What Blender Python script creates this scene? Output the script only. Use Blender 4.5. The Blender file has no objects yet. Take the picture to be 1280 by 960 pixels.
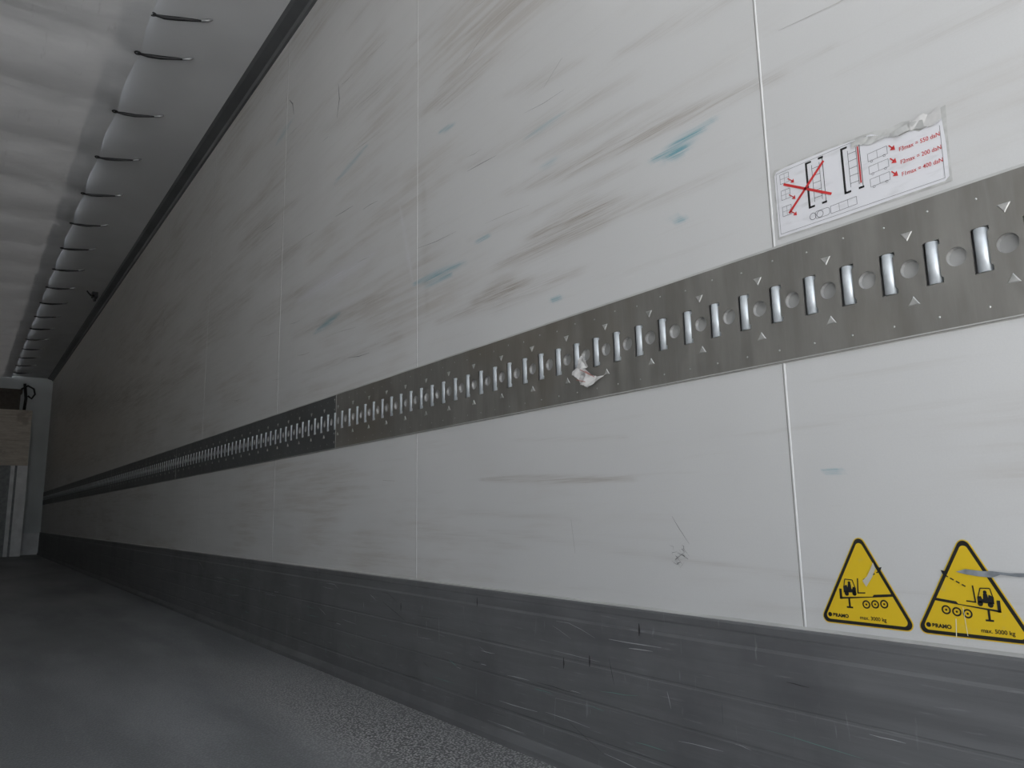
import bpy, bmesh, math, random
import numpy as np
from mathutils import Vector, Matrix, noise
random.seed(4); rng=np.random.default_rng(4)
S=bpy.context.scene
COL=bpy.context.collection
XW=1.05           # right wall plane
XL=-1.41          # left wall plane
ZF=-0.515         # floor
ZC=2.19           # ceiling
Y0=-0.35; Y1=13.6 # door end / front bulkhead

# ------------------------------------------------------------------ materials
class M:
    def __init__(s,name):
        s.m=bpy.data.materials.new(name); s.m.use_nodes=True
        s.t=s.m.node_tree; s.n=s.t.nodes; s.l=s.t.links
        s.b=s.n['Principled BSDF']
        s.tc=s.n.new('ShaderNodeTexCoord')
    def link(s,a,b): s.l.new(a,b)
    def mapping(s,scale,rot=(0,0,0)):
        m=s.n.new('ShaderNodeMapping'); m.inputs['Scale'].default_value=scale; m.inputs['Rotation'].default_value=rot
        s.link(s.tc.outputs['Object'],m.inputs['Vector']); return m.outputs[0]
    def noise(s,scale=(1,1,1),sc=1.0,detail=4,rough=.55,rot=(0,0,0)):
        v=s.mapping(scale,rot); n=s.n.new('ShaderNodeTexNoise'); n.inputs['Scale'].default_value=sc
        n.inputs['Detail'].default_value=detail; n.inputs['Roughness'].default_value=rough
        s.link(v,n.inputs['Vector']); return n.outputs['Fac']
    def voronoi(s,scale=(1,1,1),sc=1.0,feature='F1'):
        v=s.mapping(scale); n=s.n.new('ShaderNodeTexVoronoi'); n.feature=feature; n.inputs['Scale'].default_value=sc
        s.link(v,n.inputs['Vector']); return n.outputs['Distance']
    def ramp(s,x,a,b,lo=0.,hi=1.):
        r=s.n.new('ShaderNodeMapRange'); r.interpolation_type='SMOOTHSTEP'; r.inputs[1].default_value=a; r.inputs[2].default_value=b
        r.inputs[3].default_value=lo; r.inputs[4].default_value=hi
        s.link(x,r.inputs[0]); return r.outputs[0]
    def math(s,op,a,b):
        r=s.n.new('ShaderNodeMath'); r.operation=op
        for i,v in enumerate((a,b)):
            if isinstance(v,(int,float)): r.inputs[i].default_value=v
            else: s.link(v,r.inputs[i])
        return r.outputs[0]
    def mix(s,fac,a,b):
        r=s.n.new('ShaderNodeMix'); r.data_type='RGBA'
        if isinstance(fac,(int,float)): r.inputs[0].default_value=fac
        else: s.link(fac,r.inputs[0])
        for i,v in ((6,a),(7,b)):
            if isinstance(v,tuple): r.inputs[i].default_value=(*v,1)
            else: s.link(v,r.inputs[i])
        return r.outputs[2]
    def base(s,c):
        if isinstance(c,tuple): s.b.inputs['Base Color'].default_value=(*c,1)
        else: s.link(c,s.b.inputs['Base Color'])
    def rough(s,c):
        if isinstance(c,(int,float)): s.b.inputs['Roughness'].default_value=c
        else: s.link(c,s.b.inputs['Roughness'])
    def metal(s,v): s.b.inputs['Metallic'].default_value=v
    def bump(s,h,strength=.3,dist=.01):
        b=s.n.new('ShaderNodeBump'); b.inputs['Strength'].default_value=strength; b.inputs['Distance'].default_value=dist
        s.link(h,b.inputs['Height'])
        prev=s.b.inputs['Normal']
        if prev.is_linked: s.link(prev.links[0].from_socket,b.inputs['Normal'])
        s.link(b.outputs[0],prev)
def simple(name,c,r=.5,metal=0.,var=.15,sc=20):
    m=M(name); n=m.noise(sc=sc,detail=2)
    m.base(m.mix(m.ramp(n,.3,.7),tuple(x*(1-var) for x in c),tuple(min(1,x*(1+var)) for x in c)))
    m.rough(r); m.metal(metal); return m.m

# wall skin
w=M('wall_grp_skin')
att=w.n.new('ShaderNodeAttribute'); att.attribute_name='smear'
sep=w.n.new('ShaderNodeSeparateColor'); w.link(att.outputs['Color'],sep.inputs[0])
wg=w.n.new('ShaderNodeSeparateXYZ'); w.link(w.tc.outputs['Object'],wg.inputs[0])
streak=w.noise((1,1.6,34),1.6,7,.66)
streak2=w.noise((1,2.6,90),2.4,6,.65)
hair=w.noise((1,2.2,260),3,3,.6)
cloud=w.noise((1,1,1),1.3,3,.5)
dirt=w.noise((1,.8,3.2),1.5,4,.55)
basec=w.mix(w.ramp(cloud,.3,.7),(.64,.64,.63),(.70,.70,.69))
# base colour turns warmer towards the front, more so above the lashing rail
warm_tint=w.math('MULTIPLY',w.ramp(wg.outputs[1],1.5,9.0,0,.75),w.ramp(wg.outputs[2],.2,.8,.35,1.))
basec=w.mix(warm_tint,basec,(.62,.57,.505))
basec=w.mix(w.math('MULTIPLY',w.ramp(dirt,.46,.68),w.ramp(streak,.40,.62,.15,.50)),basec,(.45,.41,.36))
gr=w.ramp(streak,.56,.80,0,.25)
basec=w.mix(gr,basec,(.48,.46,.42))
li=w.ramp(streak2,.62,.8,0,.35)
basec=w.mix(li,basec,(.78,.78,.77))
hr=w.ramp(hair,.42,.60,.50,1.2)
pat=w.math('MULTIPLY',w.ramp(streak,.36,.60),w.ramp(streak2,.25,.6))
pat=w.math('MULTIPLY',w.math('ADD',w.math('MULTIPLY',pat,.8),.28),hr)
basec=w.mix(w.math('MULTIPLY',sep.outputs[0],pat),basec,(.29,.245,.195))
basec=w.mix(w.math('MULTIPLY',sep.outputs[1],w.math('MULTIPLY',w.ramp(streak2,.32,.52,.25,1.),hr)),basec,(.10,.33,.40))
basec=w.mix(w.math('MULTIPLY',sep.outputs[2],pat),basec,(.82,.82,.87))
fine=w.noise((1,1,1),420,2,.6)
basec=w.mix(w.ramp(fine,.3,.7,0,.10),basec,(.50,.49,.47))
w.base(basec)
w.rough(w.ramp(streak,.3,.7,.30,.46))
w.bump(w.noise((1,1,1),2.2,2,.4),.35,.012)
w.bump(w.noise((1,1,1),9,1,.4),.12,.006)
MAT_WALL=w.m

MAT_BEAD=simple('seam_bead_white',(.78,.78,.77),.4,0,.04)
MAT_DARKGAP=simple('seam_groove',(.33,.32,.30),.7)

r=M('rail_steel')
n1=r.noise((1,3,.6),9,5,.6); n2=r.noise((1,40,2),3,4,.6); n3=r.noise((1,1,1),2.2,3,.5)
geo=r.n.new('ShaderNodeSeparateXYZ'); r.link(r.tc.outputs['Object'],geo.inputs[0])
c=r.mix(r.ramp(n1,.3,.75),(.26,.25,.23),(.34,.33,.305))
c=r.mix(r.ramp(n2,.5,.8,0,.25),c,(.39,.385,.365))
c=r.mix(r.ramp(n3,.5,.7,0,.5),c,(.24,.205,.16))
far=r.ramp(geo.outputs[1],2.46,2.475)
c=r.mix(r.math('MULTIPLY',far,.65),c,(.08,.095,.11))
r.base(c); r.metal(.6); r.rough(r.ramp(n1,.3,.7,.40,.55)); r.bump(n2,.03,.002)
MAT_RAIL=r.m
MAT_ZINC=simple('zinc_rod',(.80,.85,.88),.42,.5,.06,60)
MAT_BACK=simple('rail_back_channel',(.40,.40,.39),.5,.3)
MAT_DIMPLE=simple('rail_dimple_worn',(.50,.50,.48),.45,.5,.15,80)
MAT_RIVET=simple('rivet',(.48,.48,.46),.4,.7)

k=M('kick_aluminium')
a=k.noise((1,1.2,26),2,6,.65); b=k.noise((1,6,90),2,4,.6); d=k.noise((1,1.4,1.4),2.4,5,.6); e=k.noise((1,30,5),2,3,.6,rot=(.5,0,0))
c=k.mix(k.ramp(a,.30,.72),(.145,.147,.15),(.19,.193,.197))
c=k.mix(k.ramp(d,.42,.68,0,.6),c,(.105,.106,.11))
c=k.mix(k.ramp(b,.60,.76,0,.45),c,(.30,.305,.31))
c=k.mix(k.ramp(e,.66,.74,0,.35),c,(.34,.36,.36))
k.base(c); k.metal(.2); k.rough(k.ramp(a,.3,.7,.44,.60)); k.bump(a,.10,.003)
MAT_KICK=k.m

fl=M('floor_antislip')
a=fl.noise((1.5,.35,1),2.6,5,.6); b=fl.noise((30,2,1),2,4,.6); sp=fl.voronoi((1,1,1),170)
big=fl.noise((1,.5,1),1.3,3,.5)
c=fl.mix(fl.ramp(a,.35,.68),(.185,.193,.20),(.29,.30,.31))
c=fl.mix(fl.ramp(b,.58,.78,0,.45),c,(.37,.38,.385))
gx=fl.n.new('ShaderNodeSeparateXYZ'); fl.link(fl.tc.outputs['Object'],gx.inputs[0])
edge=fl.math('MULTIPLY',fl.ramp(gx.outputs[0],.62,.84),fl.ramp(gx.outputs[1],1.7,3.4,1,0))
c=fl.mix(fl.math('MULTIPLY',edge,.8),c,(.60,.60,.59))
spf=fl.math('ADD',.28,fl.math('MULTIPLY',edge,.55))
c=fl.mix(fl.math('MULTIPLY',fl.ramp(sp,.3,.55),spf),c,(.05,.052,.055))
fl.base(c); fl.rough(fl.ramp(big,.3,.7,.34,.50))
fl.bump(sp,.35,.002)
MAT_FLOOR=fl.m

ta=M('roof_tarp')
a=ta.noise((1,2,1),2.5,5,.6); b=ta.noise((6,1,1),5,4,.6)
c=ta.mix(ta.ramp(a,.3,.7),(.72,.73,.74),(.80,.81,.82))
c=ta.mix(ta.ramp(b,.62,.74,0,.3),c,(.50,.50,.50))
ta.base(c); ta.rough(.55); ta.bump(ta.noise((1,3,1),6,3,.5),.35,.012)
tr=ta.n.new('ShaderNodeBsdfTranslucent'); tr.inputs[0].default_value=(.87,.87,.87,1)
ms=ta.n.new('ShaderNodeMixShader'); ms.inputs[0].default_value=.011
ta.link(ta.b.outputs[0],ms.inputs[1]); ta.link(tr.outputs[0],ms.inputs[2]); ta.link(ms.outputs[0],ta.n['Material Output'].inputs[0])
MAT_TARP=ta.m
MAT_CEIL=simple('ceiling_panel_grey',(.66,.67,.68),.5,0,.06,2)
MAT_TRIM=simple('trim_dark_aluminium',(.12,.125,.13),.45,.3,.12,3)
MAT_BLACK=simple('black_rubber',(.02,.02,.022),.5,0,.2,40)
MAT_CLIP=simple('clip_grey',(.35,.36,.37),.4,.6)
MAT_BULK=simple('bulkhead_white',(.70,.74,.75),.5,0,.06,2)
MAT_ALU=simple('bright_aluminium',(.80,.81,.82),.45,.1,.10,6)
MAT_ASPH=simple('concrete_yard',(.55,.55,.55),.9,0,.12,3)

# ------------------------------------------------------------------ helpers
def obj(name,verts,faces,mats,mi=None,parent=None,smooth=False):
    me=bpy.data.meshes.new(name); me.from_pydata([tuple(v) for v in verts],[],[tuple(q) for q in faces])
    for m in (mats if isinstance(mats,(list,tuple)) else [mats]): me.materials.append(m)
    if mi is not None: me.polygons.foreach_set('material_index',mi)
    if smooth: me.polygons.foreach_set('use_smooth',[len(p.vertices)<=4 for p in me.polygons])
    me.update(); o=bpy.data.objects.new(name,me); COL.objects.link(o)
    if parent: o.parent=parent
    return o
class B:   # mesh accumulator
    def __init__(s): s.v=[]; s.f=[]; s.m=[]
    def add(s,vs,fs,m=0):
        o=len(s.v); s.v+= [tuple(v) for v in vs]; s.f+=[tuple(i+o for i in q) for q in fs]; s.m+=[m]*len(fs)
    def box(s,x0,x1,y0,y1,z0,z1,m=0):
        vs=[(x,y,z) for x in (x0,x1) for y in (y0,y1) for z in (z0,z1)]
        s.add(vs,[(0,1,3,2),(4,6,7,5),(0,4,5,1),(2,3,7,6),(0,2,6,4),(1,5,7,3)],m)
    def extr_y(s,prof,y0,y1,m=0,closed=True,step=None):
        n=len(prof); vs=[(x,y0,z) for x,z in prof]+[(x,y1,z) for x,z in prof]
        fs=[(i,(i+1)%n,n+(i+1)%n,n+i) for i in range(n if closed else n-1)]
        if closed: fs+=[tuple(range(n))[::-1],tuple(range(n,2*n))]
        s.add(vs,fs,m)
    def tube(s,pts,rad,m=0,n=8):
        pts=[Vector(p) for p in pts]; vs=[]
        for i,p in enumerate(pts):
            t=(pts[min(i+1,len(pts)-1)]-pts[max(i-1,0)]).normalized()
            a=t.orthogonal().normalized() if i==0 else (a-t*a.dot(t)).normalized()
            b=t.cross(a); rr=rad[i] if isinstance(rad,(list,tuple)) else rad
            vs+=[p+(a*math.cos(2*math.pi*j/n)+b*math.sin(2*math.pi*j/n))*rr for j in range(n)]
        fs=[(i*n+j,i*n+(j+1)%n,(i+1)*n+(j+1)%n,(i+1)*n+j) for i in range(len(pts)-1) for j in range(n)]
        fs+=[tuple(range(n))[::-1],tuple(range((len(pts)-1)*n,len(pts)*n))]
        s.add(vs,fs,m)
    def make(s,name,mats,parent=None,smooth=False): return obj(name,s.v,s.f,mats,s.m,parent,smooth)
def empty(name):
    e=bpy.data.objects.new(name,None); COL.objects.link(e); e.empty_display_size=.05; return e

# ------------------------------------------------------------------ right wall skin (painted grid)
ys=np.concatenate([np.arange(Y0,4.0,.009),np.arange(4.0,Y1,.035),[Y1]])
def mask(Y,Z):
    R=np.zeros_like(Y);G=np.zeros_like(Y);Bc=np.zeros_like(Y)
    def s(A,ya,za,yb,zb,h,st,p=2.0):
        dy,dz=yb-ya,zb-za; L=math.hypot(dy,dz)+1e-6
        u=((Y-ya)*dy+(Z-za)*dz)/L; v=(-(Y-ya)*dz+(Z-za)*dy)/L
        uu=np.clip(u,0,L); du=np.abs(u-uu)
        taper=.35+.65*np.sin(np.pi*np.clip(uu/L,0.02,.98))
        d=np.exp(-((v/(h*taper))**2)-(du/(h*1.5))**2)
        np.maximum(A,d*st,out=A)
    for q in [(1.41,.785,.67,.715,.022,.60),(1.30,.83,.95,.80,.02,.35),(1.45,.61,.98,.609,.03,.6),(1.30,.645,1.08,.64,.035,.78),
              (1.35,.70,1.0,.69,.014,.5),(1.25,.745,.85,.735,.010,.4),(1.1,.60,.75,.585,.014,.3),(1.75,.53,1.18,.514,.024,.42),(1.56,.54,1.38,.535,.035,.80),
              (1.80,1.21,1.50,1.19,.055,.5),(1.55,1.30,1.1,1.25,.035,.32),(1.40,1.05,1.15,1.0,.025,.28),(1.6,.93,1.0,.88,.025,.3),
              (1.85,.95,1.83,.60,.03,.2),(1.55,.078,1.04,.057,.010,.55),(3.7,1.35,3.0,1.32,.06,.45),(3.5,1.15,2.9,1.1,.07,.4),
              (3.3,.9,2.2,.86,.035,.3),(2.9,.72,2.1,.69,.03,.35),(2.8,.55,2.0,.53,.02,.35),(4.9,1.1,3.6,1.05,.08,.4),(6.5,.9,4.5,.85,.09,.4),
              (7,1.4,5,1.35,.12,.4),(8.5,1.1,6,1.0,.15,.4),(11,1.3,8,1.2,.2,.45),(1.0,.95,.7,.90,.02,.22),(2.6,1.5,2.1,1.45,.06,.25),(2.9,.1,2.2,.08,.012,.22),(1.7,.0,1.2,-.02,.009,.15)]: s(R,*q)
    for i in range(80):
        y=rng.uniform(.4,11); z=rng.uniform(.45,1.9) if rng.random()<.8 else rng.uniform(-.15,.2); L=rng.uniform(.08,.7)*(1+y/6)
        s(R,y,z,y-L,z-L*.07,rng.uniform(.004,.014)*(1+y/5),rng.uniform(.08,.30))
    for q in [(.93,.677,.80,.692,.010,1.),(.90,.666,.85,.672,.011,1.),(.895,.538,.875,.534,.007,.8),(1.90,.677,1.63,.664,.009,.85),(1.86,.655,1.7,.65,.006,.7),
              (1.57,.706,1.51,.703,.005,.8),(2.68,.69,2.47,.71,.012,.7),(.630,.0495,.605,.048,.0030,1.),(1.26,.47,1.23,.468,.005,.8),(2.52,1.24,2.26,1.27,.010,.5),
              (1.75,1.1,1.68,1.09,.008,.5),(1.30,.80,1.22,.80,.005,.5),(3.2,1.7,3.05,1.72,.02,.35),(1.35,.9,1.2,.9,.006,.4)]: s(G,*q)
    for q in [(2.85,.862,2.2,.856,.03,.7),(2.6,.74,2.2,.73,.012,.5),(2.0,.95,1.92,.7,.012,.4)]: s(Bc,*q)
    return np.stack([R,G,Bc,np.ones_like(R)],-1)
def grid_panel(z0,z1,dz):
    zs=np.linspace(z0,z1,max(2,int((z1-z0)/dz)+1))
    Yg,Zg=np.meshgrid(ys,zs,indexing='ij')
    ny,nz=Yg.shape
    co=np.stack([np.full_like(Yg,XW),Yg,Zg],-1).reshape(-1,3)
    i=np.arange(ny-1)[:,None]*nz+np.arange(nz-1)[None,:]
    f=np.stack([i,i+1,i+nz+1,i+nz],-1).reshape(-1,4)
    return co,f,mask(Yg,Zg).reshape(-1,4)
RB,RT=.229,.416      # rail bottom / top
KT=-.185             # kick plate top
ca,fa,ma=grid_panel(KT,RB,.006); cb,fb,mb=grid_panel(RT,2.19,.009)
co=np.concatenate([ca,cb]); ff=np.concatenate([fa,fb+len(ca)]); mm=np.concatenate([ma,mb])
me=bpy.data.meshes.new('wall_right'); me.vertices.add(len(co)); me.vertices.foreach_set('co',co.ravel().astype(np.float32))
me.loops.add(len(ff)*4); me.loops.foreach_set('vertex_index',ff.ravel().astype(np.int32))
me.polygons.add(len(ff)); me.polygons.foreach_set('loop_start',(np.arange(len(ff))*4).astype(np.int32)); me.polygons.foreach_set('loop_total',np.full(len(ff),4,dtype=np.int32))
at=me.color_attributes.new('smear','FLOAT_COLOR','POINT'); at.data.foreach_set('color',mm.ravel().astype(np.float32))
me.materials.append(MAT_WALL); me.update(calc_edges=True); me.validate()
wall_right=bpy.data.objects.new('wall_right',me); COL.objects.link(wall_right)
b=B(); b.box(XW+.03,XW+.07,Y0,Y1+.1,ZF-.1,ZC+.12); b.make('wall_core',simple('wall_core_white',(.6,.6,.6)),wall_right)
# seams: half round beads + thin dirty groove
seams=[.686+1.2025*i for i in range(-0,11)]
b=B()
for si,y in enumerate(seams):
    h=.0018 if si==0 else .0012
    for z0,z1 in ((KT,RB),(RT,2.165)):
        pr=[(XW+.0005,-h),(XW-h*.35,-h*.8),(XW-h*.5,0),(XW-h*.35,h*.8),(XW+.0005,h)]
        vs=[(x,y+dy,z0) for x,dy in pr]+[(x,y+dy,z1) for x,dy in pr]
        b.add(vs,[(i,i+1,6+i,5+i) for i in range(4)],0)
        g=.0015*(1 if si<2 else 1.8)
        vs=[(XW-.0004,y+h,z0),(XW-.0004,y+h+g,z0),(XW-.0004,y+h+g,z1),(XW-.0004,y+h,z1)]
        b.add(vs,[(0,1,2,3)],1)
b.make('panel_seams',[MAT_BEAD,MAT_DARKGAP],wall_right)
b=B()
b.extr_y([(XW+.001,RT+.005),(XW-.003,RT+.004),(XW-.0038,RT),(XW+.001,RT-.001)],Y0,Y1)
b.extr_y([(XW+.001,RB+.001),(XW-.0038,RB),(XW-.003,RB-.003),(XW+.001,RB-.004)],Y0,Y1)
b.extr_y([(XW+.001,KT+.004),(XW-.004,KT+.002),(XW-.006,KT-.001),(XW+.001,KT-.001)],Y0,Y1)
b.make('edge_sealant',simple('sealant',(.48,.48,.46),.5,0,.12,8),wall_right)

# ------------------------------------------------------------------ load-securing rail
def rail_unit2():
    cu=bpy.data.curves.new('u','CURVE'); cu.dimensions='2D'; cu.fill_mode='BOTH'; cu.extrude=.0012
    def sp(pts):
        s=cu.splines.new('POLY'); s.points.add(len(pts)-1)
        for p,q in zip(s.points,pts): p.co=(q[0],q[1],0,1)
        s.use_cyclic_u=True
    W=.0615
    sp([(0,RB-.003),(W,RB-.003),(W,RT),(0,RT)])
    yr=.0157; w,h=.0108,.0305
    sp([(yr-w-.0012,.3235-h+.007),(yr-w-.0012,.3235-h),(yr+w,.3235-h),(yr+w,.3235+h-.002),(yr+w-.002,.3235+h),(yr-w-.0012,.3235+h),(yr-w-.0012,.3235+h-.006),(yr-w+.0015,.3235+h-.008),(yr-w+.0015,.3235-h+.009)])
    yh=.0157+.03075; R=.0132
    sp([(yh+R*math.cos(t*math.pi/12),.3235+R*math.sin(t*math.pi/12)) for t in range(24)])
    return cu
tmp=bpy.data.objects.new('t',rail_unit2()); COL.objects.link(tmp)
dg=bpy.context.evaluated_depsgraph_get(); tm=bpy.data.meshes.new_from_object(tmp.evaluated_get(dg))
uv=[v.co.copy() for v in tm.vertices]; uf=[tuple(p.vertices) for p in tm.polygons]
bpy.data.objects.remove(tmp)
PX=XW-.0022
def build_rail(name):
    root=empty(name)
    b=B(); ROD0=.383
    k0=math.ceil((Y0-ROD0)/.0615)
    base0=ROD0+k0*.0615-.0157
    N=int((Y1-base0)/.0615)
    for i in range(N):
        yb=base0+i*.0615
        b.add([(PX-v.z,yb+v.x,v.y) for v in uv],uf,0)
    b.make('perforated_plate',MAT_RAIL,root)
    b=B()
    b.extr_y([(XW+.030,RB-.004),(XW+.030,RT+.001),(XW+.027,RT+.001),(XW+.027,RB-.004)],Y0,Y1,0)
    b.make('back_channel',MAT_BACK,root)
    b=B()
    for i in range(N):
        yh=base0+i*.0615+.04645; n=16
        vs=[(XW+.0,yh+.0145*math.cos(j*math.pi/8),.3235+.0145*math.sin(j*math.pi/8)) for j in range(n)]+[(XW+.004,yh+.012*math.cos(j*math.pi/8),.3235+.012*math.sin(j*math.pi/8)) for j in range(n)]+[(XW+.0045,yh,.3235)]
        b.add(vs,[(j,(j+1)%n,n+(j+1)%n,n+j) for j in range(n)]+[(n+j,n+(j+1)%n,2*n) for j in range(n)],0)
    b.make('hole_cups',MAT_BACK,root)
    b=B()
    for i in range(N):
        y=base0+i*.0615+.0157
        b.tube([(XW+.0044,y,.3235-.0298),(XW+.0044,y,.3235+.0298)],.0096,0,18)
    b.make('lashing_rods',MAT_ZINC,root,smooth=True)
    b=B(); px=PX-.0012
    k=math.ceil((Y0+.03-.351)/.1232)
    while .351+k*.1232<Y1-.05:
        y=.351+k*.1232
        for zc,sg in ((.3705,1),(.2765,-1)):
            t=[(y-.0086,zc+.006*sg),(y+.0086,zc+.006*sg),(y,zc-.0075*sg)]
            vs=[(px+.0002,p[0],p[1]) for p in t]+[(px-.0012,y+(p[0]-y)*.72,zc+.0003*sg+(p[1]-zc)*.72) for p in t]
            b.add(vs,[(0,1,4,3),(1,2,5,4),(2,0,3,5),(3,4,5)],0)
        for yy,zz in ((y+.0925,.397),(y+.0308,.393),(y+.0308,.2465),(y+.0925,.2465)):
            n=8; rr=.0020
            vs=[(px+.0001,yy+rr*math.cos(j*math.pi/4),zz+rr*math.sin(j*math.pi/4)) for j in range(n)]+[(px-.001,yy,zz)]
            b.add(vs,[(j,(j+1)%n,n) for j in range(n)],1)
        k+=1
    b.make('dimples',[MAT_DIMPLE,MAT_RIVET],root)
    b=B()
    y=2.463-2.4*1
    while y<Y1:
        b.box(px-.0006,px+.001,y-.0012,y+.0012,RB-.003,RT,0)
        for zz in (.25,.28,.365,.40):
            n=8; rr=.004
            vs=[(px-.0001,y+.014+rr*math.cos(j*math.pi/4),zz+rr*math.sin(j*math.pi/4)) for j in range(n)]+[(px-.002,y+.014,zz)]
            b.add(vs,[(j,(j+1)%n,n) for j in range(n)],0)
        y+=2.4
    b.make('rail_joints',MAT_RIVET,root)
    return root
rail=build_rail('load_securing_rail')

# ------------------------------------------------------------------ kick plate
b=B()
prof=[(XW+.002,KT+.001),(XW-.009,KT-.001),(XW-.0105,KT-.004),(XW-.0105,KT-.014),(XW-.0095,KT-.017),(XW-.0095,KT-.036),(XW-.012,KT-.041),
      (XW-.0125,-.30),(XW-.0117,-.302),(XW-.0117,-.305),(XW-.0125,-.307),(XW-.013,-.37),(XW-.0125,-.372),(XW-.0125,-.374),(XW-.013,-.376),
      (XW-.014,-.44),(XW-.013,-.442),(XW-.013,-.446),(XW-.014,-.448),(XW-.015,-.485),(XW-.024,-.503),(XW-.026,-.515),(XW+.002,-.515)]
b.extr_y(prof,Y0,Y1)
bb=b.make('baseboard_right',MAT_KICK)
b=B()
def sliver(B_,x,pts,wd,m=0):
    vs=[]
    for i,(y,z) in enumerate(pts):
        p=pts[min(i+1,len(pts)-1)]; q=pts[max(i-1,0)]
        dy,dz=p[0]-q[0],p[1]-q[1]; L=math.hypot(dy,dz)+1e-9; ny,nz=-dz/L,dy/L
        ww=wd*(1 if 0<i<len(pts)-1 else .3)
        vs+=[(x,y+ny*ww,z+nz*ww),(x,y-ny*ww,z-nz*ww)]
    B_.add(vs,[(2*i,2*i+1,2*i+3,2*i+2) for i in range(len(pts)-1)],m)
for i in range(110):
    y=random.uniform(.5,4.5); z=random.uniform(-.48,-.24); L=random.uniform(.02,.16)
    ang=random.choice([0,0,0,.1,-.1,.6,1.5])+random.uniform(-.08,.08)
    p=[(y+L*t*math.cos(ang),max(-.48,min(-.23,z+L*.5*t*math.sin(ang)+random.uniform(-.001,.001)))) for t in (0,.33,.66,1)]
    sliver(b,XW-.0155,p,random.uniform(.0002,.0008),random.choice([0,0,1,2,2]))
sliver(b,XW-.0155,[(1.27,-.385),(1.275,-.43)],.0006,0); sliver(b,XW-.0155,[(1.27,-.385),(1.15,-.38)],.0006,0)
for y,z in ((1.56,-.205),(1.16,-.285),(1.24,-.30),(3.9,-.22),(1.95,-.25),(1.02,-.21)):
    sliver(b,XW-.0155,[(y,z),(y,z-.012),(y+.001,z-.022)],.0025,2)
b.make('scratches',[simple('scratch_light',(.42,.43,.43),.5),simple('scratch_green',(.15,.32,.27),.5),simple('scratch_dark',(.035,.035,.035),.5)],bb)

# scratches on wall skin
b=B()
for p,wd,m in [([(3.063,1.84),(3.02,1.80),(3.0,1.74)],.004,0),([(2.513,1.64),(2.50,1.57),(2.52,1.50)],.0035,0),([(.939,-.015),(.925,-.035),(.902,-.064)],.0006,0),
             ([(5.48,1.37),(5.49,1.31)],.01,0),([(2.1,.10),(2.02,.095)],.002,1),([(1.62,1.25),(1.5,1.29)],.0016,0),([(1.27,1.0),(1.2,1.04)],.0012,0),
             ([(1.22,-.02),(1.21,-.09)],.0016,1)]:
    sliver(b,XW-.0007,p,wd,m)
for i in range(16):
    y=.928+random.uniform(-.018,.018); z=-.09+random.uniform(-.014,.016)
    p=[(y,z),(y+random.uniform(-.012,.012),z+random.uniform(-.01,.01)),(y+random.uniform(-.02,.02),z+random.uniform(-.012,.012))]
    sliver(b,XW-.0007,p,random.uniform(.0003,.0009),random.choice([0,1]))
for i in range(40):
    y=random.uniform(.6,4); z=random.uniform(.5,1.8); L=random.uniform(.03,.25)
    sliver(b,XW-.0007,[(y,z),(y-L*.5,z-L*.05+random.uniform(-.004,.004)),(y-L,z-L*.08)],random.uniform(.0003,.0007)*(1+y*.3),random.choice([0,1,1]))
b.make('scuffs',[simple('scuff_dark',(.24,.24,.24),.6),simple('scuff_grey',(.46,.45,.43),.6)],wall_right)

# ------------------------------------------------------------------ floor
b=B(); b.box(XL,XW+.03,Y0,Y1,ZF-.06,ZF); floor=b.make('floor',MAT_FLOOR)
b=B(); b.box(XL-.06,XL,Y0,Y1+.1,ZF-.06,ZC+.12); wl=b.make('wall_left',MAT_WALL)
b=B(); b.extr_y([(XL+XW-x,z) for x,z in prof],Y0,Y1); b.make('baseboard_left',MAT_KICK)
b=B(); b.box(XL-.06,XW+.06,Y1,Y1+.06,ZF-.06,ZC+.12); wf=b.make('wall_front',MAT_BULK)
b=B(); b.box(XL,XW-.01,Y1-.02,Y1,ZF,-.195,0); b.box(XL,XW-.01,Y1-.026,Y1-.018,-.215,-.195,0); b.make('baseboard_front',MAT_ALU)
# ceiling: fixed side strips, the middle is open and closed by the sliding tarp
b=B(); b.box(XL-.06,-.80,Y0,Y1+.06,ZC,ZC+.05); b.box(.45,XW+.06,Y0,Y1+.06,ZC,ZC+.05); b.box(-.80,.45,Y1-.1,Y1+.06,ZC,ZC+.05)
ceil=b.make('ceiling',MAT_CEIL)
b=B(); b.extr_y([(XW,2.150),(XW-.012,2.152),(XW-.020,2.165),(XW-.062,2.178),(XW-.075,ZC),(XW,ZC)],Y0,Y1); b.make('trim_1',MAT_TRIM)
b=B(); b.extr_y([(XL,2.150),(XL+.012,2.152),(XL+.020,2.165),(XL+.062,2.178),(XL+.075,ZC),(XL,ZC)],Y0,Y1); b.make('trim_2',MAT_TRIM)

# roof tarp liner
HY=[3.61+.634*i for i in range(-6,16)]; HY=[y for y in HY if Y0+.1<y<Y1-.1]
xs=np.linspace(-.87,.52,56); yy=list(np.arange(Y0,Y1-.02,.035))+[Y1-.005]
vs=[];fs=[]
for y in yy:
    ph=((y-3.61)/.634)%1.0
    sag=math.sin(math.pi*ph)
    for x in xs:
        e=(x+.175)/.695
        z=ZC-.012-.034*sag*(1-.55*e*e)-.016*abs(noise.noise(Vector((x*2.2,y*3.1,0))))-.016*max(0,1-min(ph,1-ph)*16)*(1-e*e)
        z-=.006*math.sin(x*26+noise.noise(Vector((x*3,y*2,4)))*5)*max(0,1-min(ph,1-ph)*5)
        xx=x
        if abs(e)>.9: xx=x-math.copysign(.020*sag,e)
        vs.append((xx,y,min(z,ZC-.006)))
nx=len(xs)
for i in range(len(yy)-1):
    for j in range(nx-1): fs.append((i*nx+j,i*nx+j+1,(i+1)*nx+j+1,(i+1)*nx+j))
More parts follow.
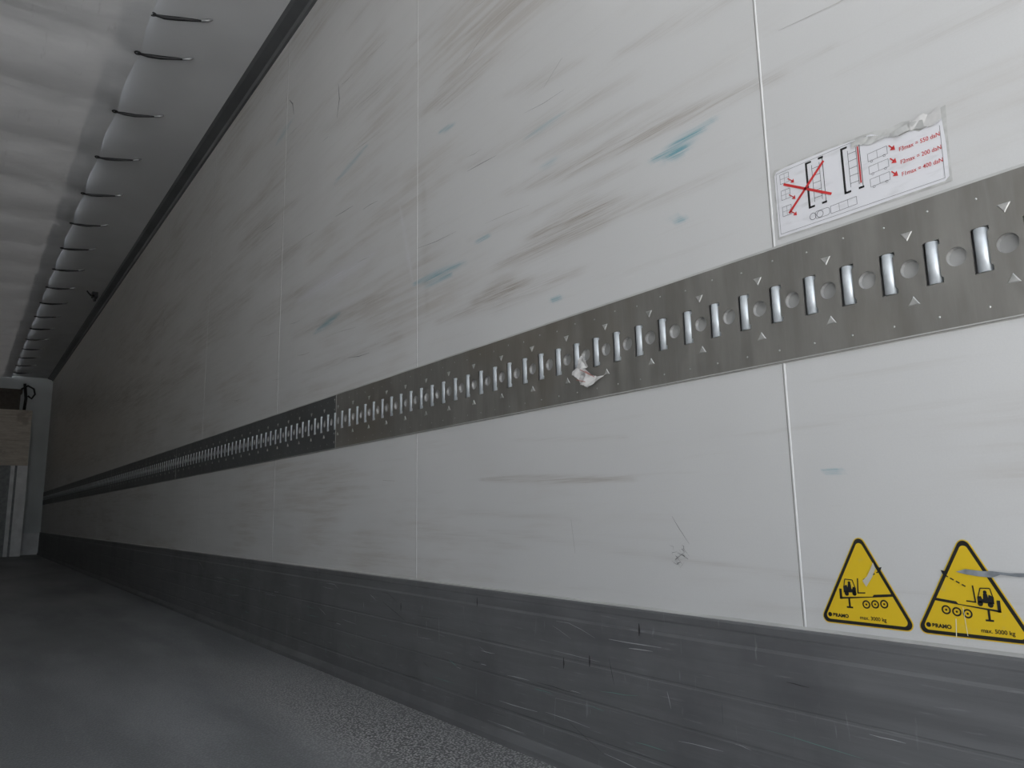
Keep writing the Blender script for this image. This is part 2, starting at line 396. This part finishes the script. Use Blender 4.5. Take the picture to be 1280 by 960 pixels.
tarp=obj('roof_tarp_liner',vs,fs,MAT_TARP,smooth=True)
# bungee toggles along hem
b=B()
def hook(y,sx=1,big=1.0):
    c=-.175
    def X(x): return c+(x-c)*sx
    z=ZC-.020
    j=random.uniform(-.012,.012)
    b.tube([(X(.506)+.013*math.cos(t*math.pi/5),y+.013*math.sin(t*math.pi/5),z-.004) for t in range(11)],.0035,0,6)
    pts=[(X(.505),y,z-.006),(X(.55),y-.012,z-.009),(X(.60),y-.030+j,z-.010),(X(.65),y-.048+j,z-.006),(X(.70),y-.062+j,z)]
    b.tube(pts,[.0045,.0090,.0090,.0070,.0045],0,8)
    b.tube([(X(.69),y-.060+j,z-.001),(X(.715),y-.070+j,z+.004),(X(.735),y-.076+j,z+.012)],[.006,.008,.004],1,8)
for y in HY: hook(y); hook(y,-1)
hook(3.27)
b.make('bungee_cords',[MAT_BLACK,MAT_CLIP],smooth=True)
b=B(); b.box(.885,.935,8.06,8.14,ZC-.05,ZC-.0); b.tube([(.90,8.06,ZC-.04),(.87,8.0,ZC-.06),(.85,8.03,ZC-.03),(.84,8.06,ZC-.005)],.008); b.tube([(.91,8.1,ZC-.05),(.912,8.1,ZC-.085)],[.018,.012])
b.make('roof_clamp',MAT_BLACK)
b=B(); b.box(XL-.08,XL+.0,Y0-.06,Y0,ZF-.06,ZC+.14); b.box(XW+.0,XW+.08,Y0-.06,Y0,ZF-.06,ZC+.14); b.box(XL-.08,XW+.08,Y0-.06,Y0,ZC+.0,ZC+.14); b.box(XL-.08,XW+.08,Y0-.06,Y0,ZF-.16,ZF)
b.make('rear_door_frame',MAT_ALU)

# ------------------------------------------------------------------ cargo partition at bulkhead
pl=M('plywood'); a=pl.noise((3,1,14),3,5,.6); vv=pl.noise((1,1,1),5,4,.6)
c=pl.mix(pl.ramp(a,.3,.7),(.64,.57,.49),(.80,.74,.65)); c=pl.mix(pl.ramp(vv,.52,.7,0,.6),c,(.38,.32,.26)); pl.base(c); pl.rough(.7)
part=empty('wooden_partition')
YP=13.2
b=B(); b.box(-.55,.785,YP-.02,YP,.80,1.62); b.make('plywood_sheet',pl.m,part)
b=B()
for z in (.83,1.2,1.575): b.box(-.55,.785,YP-.05,YP-.0205,z-.035,z+.035)
b.make('battens',pl.m,part)
b=B(); b.box(-.55,.62,YP,YP+.2,1.62,1.90); b.box(-.55,.64,YP-.02,YP+.22,1.88,1.93); b.make('dark_crate',simple('dark_box',(.10,.085,.07),.7),part)
b=B(); b.box(.58,.63,YP-.03,YP+.02,ZF,.80); b.box(.66,.79,YP-.03,YP+.02,ZF,.80); b.box(.70,.712,YP-.034,YP-.029,ZF,.8); b.make('aluminium_posts',MAT_ALU,part)
b=B(); b.box(-.55,.66,YP,YP+.02,ZF,.80); b.make('grey_sheet',simple('grey_sheet',(.30,.32,.33),.5),part)
b=B(); b.tube([(.62,YP,1.93),(.70,YP-.02,1.99),(.78,YP,1.95),(.80,YP,1.87),(.76,YP,1.80),(.71,YP,1.84)],.014); b.tube([(.66,YP,2.02),(.69,YP,1.80),(.68,YP,1.62)],.02); b.make('black_strap',MAT_BLACK,part,smooth=True)

# ------------------------------------------------------------------ flat decal helpers (u to the right as seen from inside, v up)
def P3(y0,z0,u,v,off): return (XW-off,y0-u,z0+v)
def flat(name,y0,z0,polys,off,mat,parent,th=0):
    b=B()
    for p in polys: b.add([P3(y0,z0,u,v,off) for u,v in p],[tuple(range(len(p)))])
    return b.make(name,mat,parent)
def line(p,q,w):
    dx,dy=q[0]-p[0],q[1]-p[1]; L=math.hypot(dx,dy); nx_,ny_=-dy/L*w/2,dx/L*w/2
    return [(p[0]+nx_,p[1]+ny_),(p[0]-nx_,p[1]-ny_),(q[0]-nx_,q[1]-ny_),(q[0]+nx_,q[1]+ny_)]
def pline(pts,w): return [line(pts[i],pts[i+1],w) for i in range(len(pts)-1)]
def rect(u0,v0,u1,v1): return [(u0,v0),(u1,v0),(u1,v1),(u0,v1)]
def circ(u,v,r,n=16): return [(u+r*math.cos(2*math.pi*i/n),v+r*math.sin(2*math.pi*i/n)) for i in range(n)]
def ringp(u,v,r,w,n=16): return [ [(u+r*math.cos(a),v+r*math.sin(a)),(u+r*math.cos(b_),v+r*math.sin(b_)),(u+(r-w)*math.cos(b_),v+(r-w)*math.sin(b_)),(u+(r-w)*math.cos(a),v+(r-w)*math.sin(a))] for a,b_ in [(2*math.pi*i/n,2*math.pi*(i+1)/n) for i in range(n)]]
def outline(pts,w): return pline(pts+[pts[0]],w)
def text(name,s,y0,z0,u,v,size,off,mat,parent,width=None,bold=0.0,skew=0,rot=0):
    cu=bpy.data.curves.new(name,'FONT'); cu.body=s; cu.size=size; cu.offset=bold; cu.shear=skew
    o=bpy.data.objects.new(name,cu); COL.objects.link(o); cu.materials.append(mat)
    bpy.context.view_layer.update()
    sx=1 if width is None else width/max(o.dimensions.x,1e-6)
    R=Matrix(((0,0,-1),(-1,0,0),(0,1,0))).to_4x4()
    o.parent=parent
    o.matrix_local=Matrix.Translation(P3(y0,z0,u,v,off))@R@Matrix.Rotation(rot,4,'Z')@Matrix.Diagonal((sx,1,1,1))
    return o
def rounded(pts,r,n=6):
    out=[]; N=len(pts)
    for i in range(N):
        a=Vector(pts[i-1]);p=Vector(pts[i]);c=Vector(pts[(i+1)%N])
        d1_=(a-p).normalized(); d2_=(c-p).normalized(); ang=d1_.angle(d2_); t=r/math.tan(ang/2)
        s=p+d1_*t; e=p+d2_*t
        ctr=p+(d1_+d2_).normalized()*(r/math.sin(ang/2))
        a0=math.atan2(*(s-ctr).yx); a1=math.atan2(*(e-ctr).yx)
        da=(a1-a0+math.pi)%(2*math.pi)-math.pi
        out+=[(ctr.x+r*math.cos(a0+da*k/n),ctr.y+r*math.sin(a0+da*k/n)) for k in range(n+1)]
    return out
INK=simple('ink_black',(.015,.015,.015),.45); RED=simple('ink_red',(.62,.04,.04),.45,0,.1)
YEL=M('sticker_yellow'); nn=YEL.noise(sc=40,detail=3); YEL.base(YEL.mix(YEL.ramp(nn,.62,.72,0,.35),(.80,.55,.02),(.66,.52,.14))); YEL.rough(.4); YEL=YEL.m
WST=M('sticker_white'); nn=WST.noise((1,8,30),3,4); WST.base(WST.mix(WST.ramp(nn,.5,.75,0,.5),(.80,.80,.82),(.60,.60,.60))); WST.rough(.35); WST=WST.m
GRYI=simple('ink_grey',(.22,.22,.23),.5); RESID=simple('torn_backing',(.55,.55,.53),.75,0,.12,60)

# ---- warning triangles
def warn(y0,z0,mir,txt,nm='warning_triangle_sticker'):
    root=empty(nm)
    T0=[(-.0725,-.0035),(.0725,-.0035),(0,.1305)]
    flat('yellow_rim',y0,z0,[rounded(T0,.0095)],.0006,YEL,root)
    T=[(-.070,-.002),(.070,-.002),(0,.1275)]
    flat('black_border',y0,z0,[rounded(T,.008)],.0010,INK,root)
    T2=[(-.0625,.0025),(.0625,.0025),(0,.1185)]
    flat('yellow_field',y0,z0,[rounded(T2,.0055)],.0014,YEL,root)
    s=-1 if mir else 1
    def m(pts): return [(s*u,v) for u,v in pts]
    polys=[]
    ch=[(-.032,.0325),(.038,.0405),(.038,.0435),(.014,.0410),(.012,.0385),(-.032,.0348)]
    polys.append(m(ch)); polys.append(m([(-.032,.0325),(-.0285,.0325),(-.0285,.0455),(-.032,.0455)]))
    for u in (.003,.0145,.026):
        polys+=ringp(s*u,.0280+.0010*u/.01,.0052,.0018); polys.append(circ(s*u,.0280+.0010*u/.01,.0013,8))
    polys.append(m(rect(-.0205,.0235,-.0180,.034))); polys.append(m(rect(-.0235,.0220,-.0150,.0240)))
    polys.append(m([(-.026,.041),(-.009,.042),(-.009,.048),(-.013,.049),(-.014,.046),(-.020,.046),(-.021,.051),(-.026,.049)]))
    polys+=[line((s*-.025,.049),(s*-.023,.058),.0012),line((s*-.023,.058),(s*-.013,.0575),.0012),line((s*-.013,.0575),(s*-.010,.048),.0012)]
    polys.append(circ(s*-.0175,.0535,.0020,10)); polys.append(m([(-.0205,.046),(-.015,.046),(-.0155,.052),(-.0195,.052)]))
    polys+=[line((s*-.0068,.041),(s*-.0055,.060),.0016),line((s*-.0068,.0418),(s*.003,.0425),.0015)]
    polys.append(circ(s*-.022,.0400,.0030,12)); polys.append(circ(s*-.0115,.0408,.0030,12))
    for t in range(4):
        a=(.002+t*.006,.0585+t*.0032); polys.append(line((s*a[0],a[1]),(s*(a[0]+.0038),a[1]+.002),.0015))
    polys.append(m([(.0245,.0685),(.0275,.0755),(.0200,.0742)]))
    K=1.12; polys=[[(u*K,(v-.0185)*K+.0165) for u,v in p] for p in polys]
    flat('pictogram',y0,z0,polys,.0019,INK,root)
    text('limit_text',txt,y0,z0,(-.008 if not mir else .010),.0065,.0072,.0020,INK,root,width=.038,bold=.0001)
    flat('maker_mark',y0,z0,[circ(-.0535,.0090,.0032,10)],.0019,INK,root)
    text('maker_name','BRAMO',y0,z0,-.049,.0065,.0068,.0020,INK,root,width=.024,bold=.0003)
    return root
w1=warn(.589,-.1675,False,'max. 3000 kg')
w2=warn(.449,-.1675,True,'max. 5000 kg')
flat('scuff_patch',.589,-.1675,[[(.006,.052),(.016,.066),(.022,.078),(.019,.086),(.014,.076),(.008,.066),(.001,.060)]],.0023,simple('worn_patch',(.62,.60,.50),.6),w1)
flat('grey_smear',.449,-.1675,[[(-.012,.079),(.0,.083),(.02,.0815),(.03,.082),(.05,.0805),(.08,.082),(.088,.079),(.06,.0765),(.04,.078),(.03,.074),(.012,.075),(.0,.0765)]],.0024,simple('smear_grey',(.25,.27,.29),.5,0,.3,60),w2)
flat('paint_runs',.449,-.1675,[line((-.02,-.003),(-.018,.02),.0010),line((-.006,.0),(-.008,.035),.0007)],.0024,simple('pale_run',(.75,.75,.60),.5),w2)

# ---- load instruction label
lab=empty('load_instruction_label'); LY,LZ=.6745,.4335
Wd,Ht=.264,.112
body=[(0,0),(.10,-.002),(.20,-.001),(Wd-.006,-.001),(Wd,.004),(Wd+.001,.050),(Wd-.001,.090),(Wd-.012,.0875),(.232,.083),(.222,.090),(.205,.088),(.198,.095),(.185,.0965),(.165,.1085),(.10,.113),(.02,.114),(.004,.112),(0,.106)]
flat('label_backing',LY,LZ,[[(-.003,-.003),(Wd+.003,-.004),(Wd+.004,.06),(Wd+.006,.106),(.235,.100),(.21,.108),(.19,.106),(.17,.112),(.10,.116),(.0,.1165),(-.003,.111)]],.0009,RESID,lab)
flat('label_face',LY,LZ,[body],.0014,WST,lab)
bk=[]; rd=[]; gy=[]
gy+=[line((.0035,.004),(.0035,.108),.0006),line((.0035,.108),(.158,.1085),.0006),line((.0035,.004),(.2585,.003),.0006),line((.2585,.003),(.2595,.080),.0006)]
for i,v in enumerate((.088,.060,.032)):
    gy+=outline([(.010,v),(.026,v),(.026,v+.016),(.010,v+.016)],.0007); gy+=[line((.010,v+.008),(.026,v+.008),.0005),line((.018,v),(.018,v+.016),.0005)]
    rd.append([(.035,v-.006),(.0345,v+.001),(.0285,v-.004)]); rd+= [line((.024,v+.005),(.032,v-.002),.0015)]
def frame(u,v,w_,h_):
    out=[line((u,v),(u,v+h_),.0034),line((u+w_,v),(u+w_,v+h_),.0009)]
    out+=[line((u-.0017,v),(u+.009,v),.0032),line((u-.0017,v+h_),(u+.009,v+h_),.0032),line((u+w_+.0015,v),(u+w_-.007,v),.0032),line((u+w_+.0015,v+h_),(u+w_-.007,v+h_),.0032)]
    out+=[line((u+w_*.33,v+.006),(u+w_*.33,v+h_-.006),.0006),line((u+w_*.8,v+.006),(u+w_*.8,v+h_-.006),.0006)]
    for k in range(1,6): out.append(line((u+w_*.33,v+h_*k/6),(u+w_*.8,v+h_*k/6),.0006))
    return out
bk+=frame(.058,.031,.028,.074); bk+=frame(.118,.033,.028,.071)
rd+=[line((.1435,.040),(.1435,.098),.0022)]
rd+=[line((.016,.086),(.096,.040),.0040),line((.022,.034),(.088,.098),.0040)]
gy+=outline(rounded([(.066,.009),(.090,.009),(.090,.021),(.066,.021)],.004),.0007)+ringp(.062,.015,.0058,.0009)+ringp(.074,.015,.0058,.0009)
gy+=outline([(.092,.009),(.134,.010),(.134,.022),(.092,.021)],.0007)+[line((.106,.009),(.106,.021),.0005),line((.120,.010),(.120,.022),.0005)]
for i,v in enumerate((.068,.048,.028)):
    gy+=outline([(.157,v),(.186,v+.001),(.186,v+.013),(.157,v+.012)],.0006)+ringp(.162,v-.001,.0020,.0006,10)+ringp(.181,v,.0020,.0006,10)+[line((.171,v),(.171,v+.012),.0005)]
    rd+= [line((.189,v+.012),(.194,v+.006),.0018)]; rd.append([(.1975,v+.002),(.1965,v+.010),(.190,v+.004)])
flat('frames',LY,LZ,bk,.0019,INK,lab); flat('sketches',LY,LZ,gy,.0018,GRYI,lab); flat('red_cross_and_arrows',LY,LZ,rd,.0023,RED,lab)
for s_,v in (('F3max = 550 daN',.0650),('F2max = 200 daN',.0455),('F1max = 400 daN',.0270)):
    text('force_text',s_,LY,LZ,.2025,v,.0088,.0021,RED,lab,width=.0555,bold=.00005)
def crumple(name,y0,z0,polyfn,nu,nv,du,dv,amp,seed,mat,parent,off,fr=45):
    vs=[];fs=[];idx={}
    for i in range(nu):
        for j in range(nv):
            u=i/(nu-1)*du; v=j/(nv-1)*dv
            if polyfn(u/du,v/dv):
                n_=abs(noise.noise(Vector((u*fr+seed,v*fr,seed))))+.6*abs(noise.noise(Vector((u*fr*.6-v*fr*.9,seed,0))))
                idx[i,j]=len(vs); vs.append((XW-off-amp*n_*2,y0-u,z0+v))
    for i in range(nu-1):
        for j in range(nv-1):
            q=[(i,j),(i+1,j),(i+1,j+1),(i,j+1)]
            if all(k_ in idx for k_ in q): fs.append(tuple(idx[k_] for k_ in q))
    return obj(name,vs,fs,mat,parent=parent)
PAPER=simple('torn_paper',(.66,.65,.63),.6,0,.1,50)
crumple('peeled_edge',LY-.135,LZ+.085,lambda a,c: c<.80-.40*a+.10*math.sin(a*9) and c>.45-.45*a+.08*math.sin(a*17),70,30,.105,.028,.003,3.1,RESID,lab,.002,35)
crumple('peeled_strip',LY-.222,LZ+.083,lambda a,c: c<.9-.10*math.sin(a*12) and c>.15*math.sin(a*7)+.1,36,18,.042,.024,.0015,7.7,PAPER,lab,.002,30)

# ---- torn sticker on rail
tp=empty('torn_paper_sticker')
def tear1(a,c): return c>.50-1.2*a+.05*math.sin(a*20) and c<.66+.2*math.sin(a*5+1)-.4*abs(a-.4) and c>(a-.45)*.55
crumple('crumpled_sheet',1.190,.250,tear1,60,50,.100,.066,.007,5.2,PAPER,tp,.0045,40)
crumple('upper_flap',1.176,.286,lambda a,c: c<1-abs(a-.35)*1.8+.06*math.sin(a*13) and c>.25*a,30,36,.045,.046,.006,9.2,PAPER,tp,.005,45)
sl=B()
for q in (((.022,.020),(.05,.012)),((.035,.040),(.070,.022)),((.05,.035),(.078,.018))):
    sl.add([P3(1.190,.250,u,v,.0185) for u,v in line(q[0],q[1],.0018)],[(0,1,2,3)])
sl.make('red_print',simple('faded_red',(.5,.25,.22),.6),tp)

# ------------------------------------------------------------------ outside
b=B(); b.add([(-60,-80,ZF-1.2),(60,-80,ZF-1.2),(60,60,ZF-1.2),(-60,60,ZF-1.2)],[(0,1,2,3)]); b.make('ground',MAT_ASPH)

# ------------------------------------------------------------------ light
wd=bpy.data.worlds.new('World'); S.world=wd; wd.use_nodes=True
nt=wd.node_tree; bg=nt.nodes['Background']
sky=nt.nodes.new('ShaderNodeTexSky'); sky.sky_type='NISHITA'; sky.sun_disc=False; sky.sun_elevation=math.radians(48); sky.sun_rotation=math.radians(20); sky.dust_density=3; sky.air_density=1.0
mx=nt.nodes.new('ShaderNodeMix'); mx.data_type='RGBA'; mx.inputs[0].default_value=.6; mx.inputs[7].default_value=(5.6,5.65,5.7,1)
nt.links.new(sky.outputs[0],mx.inputs[6]); nt.links.new(mx.outputs[2],bg.inputs[0]); bg.inputs[1].default_value=.35
sun=bpy.data.lights.new('sun','SUN'); sun.energy=14.5; sun.angle=.01; sun.color=(1,.97,.93)
so=bpy.data.objects.new('sun',sun); COL.objects.link(so)
# sun stands high to the side: lights the yard behind the doors, none of it enters the load space directly
so.rotation_euler=Vector((-.75,-.12,-1.0)).to_track_quat('-Z','Y').to_euler()
po=bpy.data.lights.new('door_portal','AREA'); po.shape='RECTANGLE'; po.size=2.46; po.size_y=2.7; po.cycles.is_portal=True
pob=bpy.data.objects.new('door_portal',po); COL.objects.link(pob); pob.location=(-.18,Y0-.05,.84); pob.rotation_euler=(math.radians(90),0,0)

# ------------------------------------------------------------------ camera (26 mm phone lens, held at about half a metre above the load floor)
f=932.0
d1=Vector((-695,172,932)).normalized(); d2=Vector((-105,-5480,932)).normalized(); d3=d1.cross(d2).normalized(); d2=d3.cross(d1).normalized()
cam=bpy.data.cameras.new('camera'); cam.sensor_width=36; cam.lens=f/1280*36; cam.clip_start=.02; cam.clip_end=300
cob=bpy.data.objects.new('camera',cam); COL.objects.link(cob)
Rm=Matrix(((d3[0],-d3[1],-d3[2]),(d1[0],-d1[1],-d1[2]),(d2[0],-d2[1],-d2[2])))
cob.matrix_world=Rm.to_4x4(); S.camera=cob
S.view_settings.view_transform='Standard'; S.view_settings.look='None'; S.view_settings.exposure=0
# put the load floor at z = 0
for o in list(bpy.data.objects):
    if o.parent is None: o.location.z-=ZF
